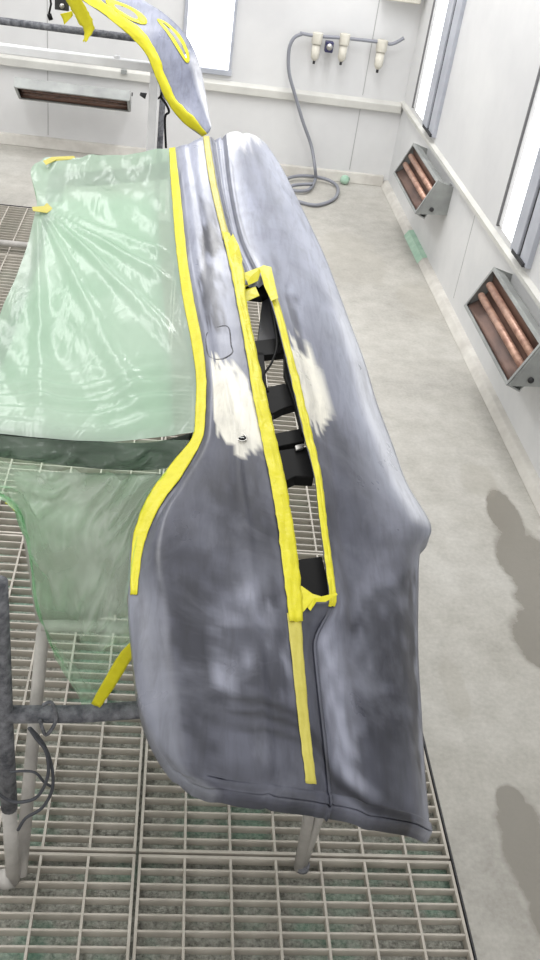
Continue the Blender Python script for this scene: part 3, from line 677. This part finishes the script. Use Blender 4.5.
# ------------------------------------------------------------------ racks at the back left
RY = 3.95
rk = empty('parts_rack', (-.4, RY, 0), 'white painted tube rack standing behind the green film, left', 'rack')
tl = aty(-40, 44, RY); tr = aty(158, 69, RY)
zt2 = (tl.z+tr.z)/2+.004
MB().box((-1.05, RY-.017, zt2-.017), (tr.x+.005, RY+.017, zt2+.017)).build('top_rail', m_whitetube, rk, bevel=.004)
MB().box((tr.x-.03, RY-.017, .02), (tr.x+.005, RY+.017, zt2-.017)).build('upright', m_whitetube, rk, bevel=.004)
MB().box((-1.05, RY-.017, .02), (-1.016, RY+.017, zt2-.017)).build('upright', m_whitetube, rk, bevel=.004)
MB().box((-1.05, RY-.30, 0), (-1.016, RY+.30, .02)).box((tr.x-.03, RY-.30, 0), (tr.x+.005, RY+.30, .02)).build('foot', m_whitetube, rk)
MB().tube([(-1.03, RY, .035), (tr.x-.02, RY, .035)], .014, 10).build('bottom_rail', m_lighttube, rk, smooth=True)
bp = aty(117, 57, RY)
MB().tube([(bp.x, RY, zt2+.014), (bp.x, RY, zt2+.026)], .012, 10).build('bolt', m_whitetube, rk, smooth=True)
kb = aty(143, 95, RY-.02)
MB().tube([kb+Vector((-.012, 0, .003)), kb+Vector((.012, 0, -.003))], [.006, .012], 10).build('knob', m_dark, rk, smooth=True)
dk = empty('hanging_rack', (-.4, RY+.12, 0), 'dark grey tube rack just behind the white one, holding the taped arch', 'rack')
a = aty(-30, 16, RY+.12); b = aty(166, 43, RY+.12); zr = (a.z+b.z)/2
MB().tube([(-1.1, RY+.12, zr), (b.x, RY+.12, zr)], .014, 12).build('top_rail', m_darktube, dk, smooth=True)
MB().tube([(b.x, RY+.12, 0), (b.x, RY+.12, zr+.008)], .013, 12).build('upright', m_darktube, dk, smooth=True)
MB().tube([(-1.1, RY+.12, 0), (-1.1, RY+.12, zr+.008)], .013, 12).build('upright', m_darktube, dk, smooth=True)
MB().tube(spline([aty(166, 86, RY+.05), aty(161, 96, RY+.05), aty(166, 104, RY+.05), aty(169, 112, RY+.05), aty(165, 118, RY+.05), aty(166, 148, RY+.05)], 5), .005, 8).build('hook_cable', m_black, dk, smooth=True)
MB().tube(spline([aty(163, 88, RY+.04), aty(160, 97, RY+.04), aty(154, 100, RY+.04)], 5), .004, 8).build('hook_cable', m_black, dk, smooth=True)
# ------------------------------------------------------------------ taped arch hanging from the dark rack
AT = [((57,-16), (80,-18), (122,-16)), ((82,0), (104,0), (140,-1)), ((103,14), (125,14), (161,12)), ((127,34), (146,31), (180,29)), ((145,53), (160,52), (192,47)), ((156,78), (169,76), (200,68)), ((166,100), (180,98), (205,92)), ((182,121), (195,114), (208,112)), ((202,136), (208,131), (211,127))]
AY = [(3.90, 3.93, 4.00), (3.86, 3.9, 3.98), (3.82, 3.86, 3.95), (3.78, 3.82, 3.92), (3.75, 3.79, 3.88), (3.72, 3.76, 3.84), (3.70, 3.73, 3.80), (3.68, 3.70, 3.75), (3.66, 3.67, 3.69)]
AP = [[aty(*AT[k][j], AY[k][j]) for j in range(3)] for k in range(9)]
def arch(u, v):   # u along 0..8, v across 0..2
    cr = [interp([AP[k][j] for k in range(9)], u) for j in range(3)]
    p = interp(cr, v).copy(); p.y -= .03*math.sin(math.pi*v/2); return p
ar = empty('bumper_trim', (AP[4][1].x, RY, AP[4][1].z), 'arched grey primed trim part edged with yellow tape, hung up above the white rack', 'car part')
def arch_hole(u, v):
    u, v = u*8, v*2
    return (u-1.75)**2/.5+(v-1.2)**2/.045 < 1 or ((u-3.5)**2/1.0+(v-1.72)**2/.008 < 1)
o = MB().grid(lambda u, v: arch(u*8, v*2), 64, 24, skip=arch_hole)
oo = o.build('arch_shell', m_panel, ar, smooth=True, solid=.006)
va = oo.data.color_attributes.new('wear_and_light', 'FLOAT_COLOR', 'POINT'); cl = []
for i in range(65):
    for j in range(25):
        n_ = .5+.5*noise.noise(Vector((i*.16, j*.13, 3))); c_ = Vector(lin((128, 132, 150)))*(.7+.6*n_)
        c_ = c_.lerp(Vector(lin((225, 226, 230))), .9*sstep(.84, .93, j/24)*sstep(.5, .62, i/64)); cl += [*c_, 1]
va.data.foreach_set('color', cl)
def arch_ribbon(f, nu, nv, label, rough=.002):
    return ribbon_fn('masking_tape', m_tape, f, nu, nv, label, rough, 0)
off_ = Vector((0, -.008, .002))
arch_ribbon(lambda u, v: arch(u*8, v*(.98-.15*u))+off_, 60, 8, 'broad yellow tape along the inner curve of the hanging arch')
def ringf(u0, v0, ru, rv, ku, kv):
    return lambda u, v: arch(u0+ru*(1-(1-ku)*v)*math.cos(u*6.2832), min(1.97, v0+rv*(1-(1-kv)*v)*math.sin(u*6.2832)))+off_
arch_ribbon(ringf(1.75, 1.22, .85, .30, .6, .5), 36, 4, 'yellow tape ring around the oval hole of the hanging arch', .001)
arch_ribbon(ringf(3.5, 1.72, 1.15, .15, .8, .35), 36, 4, 'yellow tape around the thin slit near the outer edge of the hanging arch', .001)
fl_ = [(60, -8), (70, 8), (78, 22), (84, 32), (83, 42)]; fr_ = [(76, -10), (84, 4), (91, 18), (94, 30), (86, 42)]
ribbon('masking_tape', m_tape, [aty(x, y, 3.84) for x, y in fl_], [aty(x, y, 3.82) for x, y in fr_], 'loose yellow tape tail dangling left of the hanging arch', lift=0, rough=.004)
ribbon('masking_tape', m_tape, [aty(x, y, 3.86) for x, y in ((60, 14), (63, 20), (64, 25))], [aty(x, y, 3.86) for x, y in ((72, 11), (73, 15), (71, 18))], 'small torn yellow tape flag beside the black hanging bracket', lift=0)
bk = empty('hanging_bracket', aty(60, 5, 3.95), 'small black metal bracket with dangling fastener, top left beside the yellow tape', 'bracket')
a = aty(55, -4, 3.95); b = aty(69, 11, 3.95)
MB().box((a.x, 3.94, b.z), (b.x, 3.955, a.z)).build('plate', m_dark, bk, bevel=.002)
pc = aty(62, 6, 3.935); MB().tube([(pc.x, 3.93, pc.z), (pc.x, 3.945, pc.z)], .009, 12).build('bolt', m_steel, bk, smooth=True)
MB().tube([aty(50, -4, 3.94), aty(51, 4, 3.94), aty(49, 14, 3.94)], .004, 8).build('cord', m_black, bk, smooth=True)
MB().tube([aty(49, 14, 3.94), aty(51, 20, 3.94)], .009, 8).build('fastener', m_black, bk, smooth=True)
# ------------------------------------------------------------------ air regulators and hose
def filt(px, py, label, w=.023, hgt=.085, mt=m_cream, name='air_filter'):
    p = aty(px, py, YB-.06); t = empty(name, p, label, 'air regulator', 'compressed air units on the back wall')
    MB().tube([p+Vector((0, 0, hgt*.25)), p+Vector((0, 0, hgt*.9))], w*1.25, 12).build('head', mt, t, smooth=True, bevel=.002)
    MB().tube([p+Vector((0, 0, hgt*.2)), p+Vector((0, 0, -hgt*.55)), p+Vector((0, 0, -hgt*.75))], [w, w*.95, w*.45], 12).build('bowl', mt, t, smooth=True)
    MB().tube([p+Vector((0, 0, -hgt*.72)), p+Vector((0, 0, -hgt*.95))], w*.3, 8).build('drain_cock', m_dark, t, smooth=True)
    MB().tube([p+Vector((0, .012, hgt*.5)), p+Vector((0, .06, hgt*.5))], w*.5, 8).build('mount', m_bracket, t, smooth=True)
filt(316, 48, 'leftmost cream air filter of the wall group, where the grey hose leaves')
filt(343, 49, 'middle cream air filter, right of the dark blue gauge', .023)
filt(380, 56, 'separate cream air filter on the back wall nearest the corner', .024, .09)
p = aty(329, 46, YB-.06); t = empty('pressure_gauge', p, 'dark blue pressure regulator between the two left air filters', 'air regulator')
MB().box((p.x-.022, p.y-.025, p.z-.03), (p.x+.022, p.y+.02, p.z+.025)).build('body', m_blue, t, bevel=.005)
MB().tube([p+Vector((0, -.034, 0)), p+Vector((0, -.024, 0))], .017, 16).build('dial', m_steel, t, smooth=True)
MB().box((p.x-.012, p.y+.02, p.z-.012), (p.x+.012, YB, p.z+.012)).build('mount', m_bracket, t)
pp = [aty(x, y, YB-.06) for x, y in ((300, 33), (316, 36), (343, 38), (380, 42), (392, 44), (404, 38))]
tag(MB().tube(spline(pp, 4), .009, 10).build('air_pipe', m_hose, smooth=True), 'grey air pipe linking the filters along the back wall', 'pipe')
hs = [aty(x, y, YB-.06) for x, y in ((302, 34), (294, 38), (289, 50), (289, 72), (295, 95), (303, 122), (311, 145), (314, 165))]
hs[-1].y -= .06
co = [atz(315, 180, .02), atz(308, 190, .02), atz(292, 190, .018), atz(282, 182, .018), atz(298, 176, .03), atz(322, 178, .03), atz(337, 186, .015), atz(335, 198, .012), atz(318, 205, .012), atz(300, 202, .012), atz(286, 196, .012), atz(292, 186, .03), atz(312, 184, .035)]
tag(MB().tube(spline(hs+co, 8), .0095, 10).build('air_hose', m_hose, smooth=True), 'grey air hose drooping down the back wall into a coil on the floor', 'hose')
pb = atz(347, 184, .03); tag(MB().grid(lambda u, v: (pb.x+.028*math.cos(u*6.283)*math.sin(v*3.1416)*(1+.2*noise.noise(Vector((u*6, v*4, 1)))), YB-.06+.03*math.sin(u*6.283)*math.sin(v*3.1416), .026-.026*math.cos(v*3.1416)), 16, 10).build('green_rag', m_green, smooth=True), 'small crumpled green rag against the back wall base by the hose coil', 'rag')
bx = aty(398, -6, YB-.05); t = MB().box((bx.x-.08, YB-.1, bx.z-.03), (bx.x+.12, YB, bx.z+.15)).build('junction_box', m_cream, bevel=.006)
tag(t, 'cream box on the back wall at the top, by the corner', 'box')
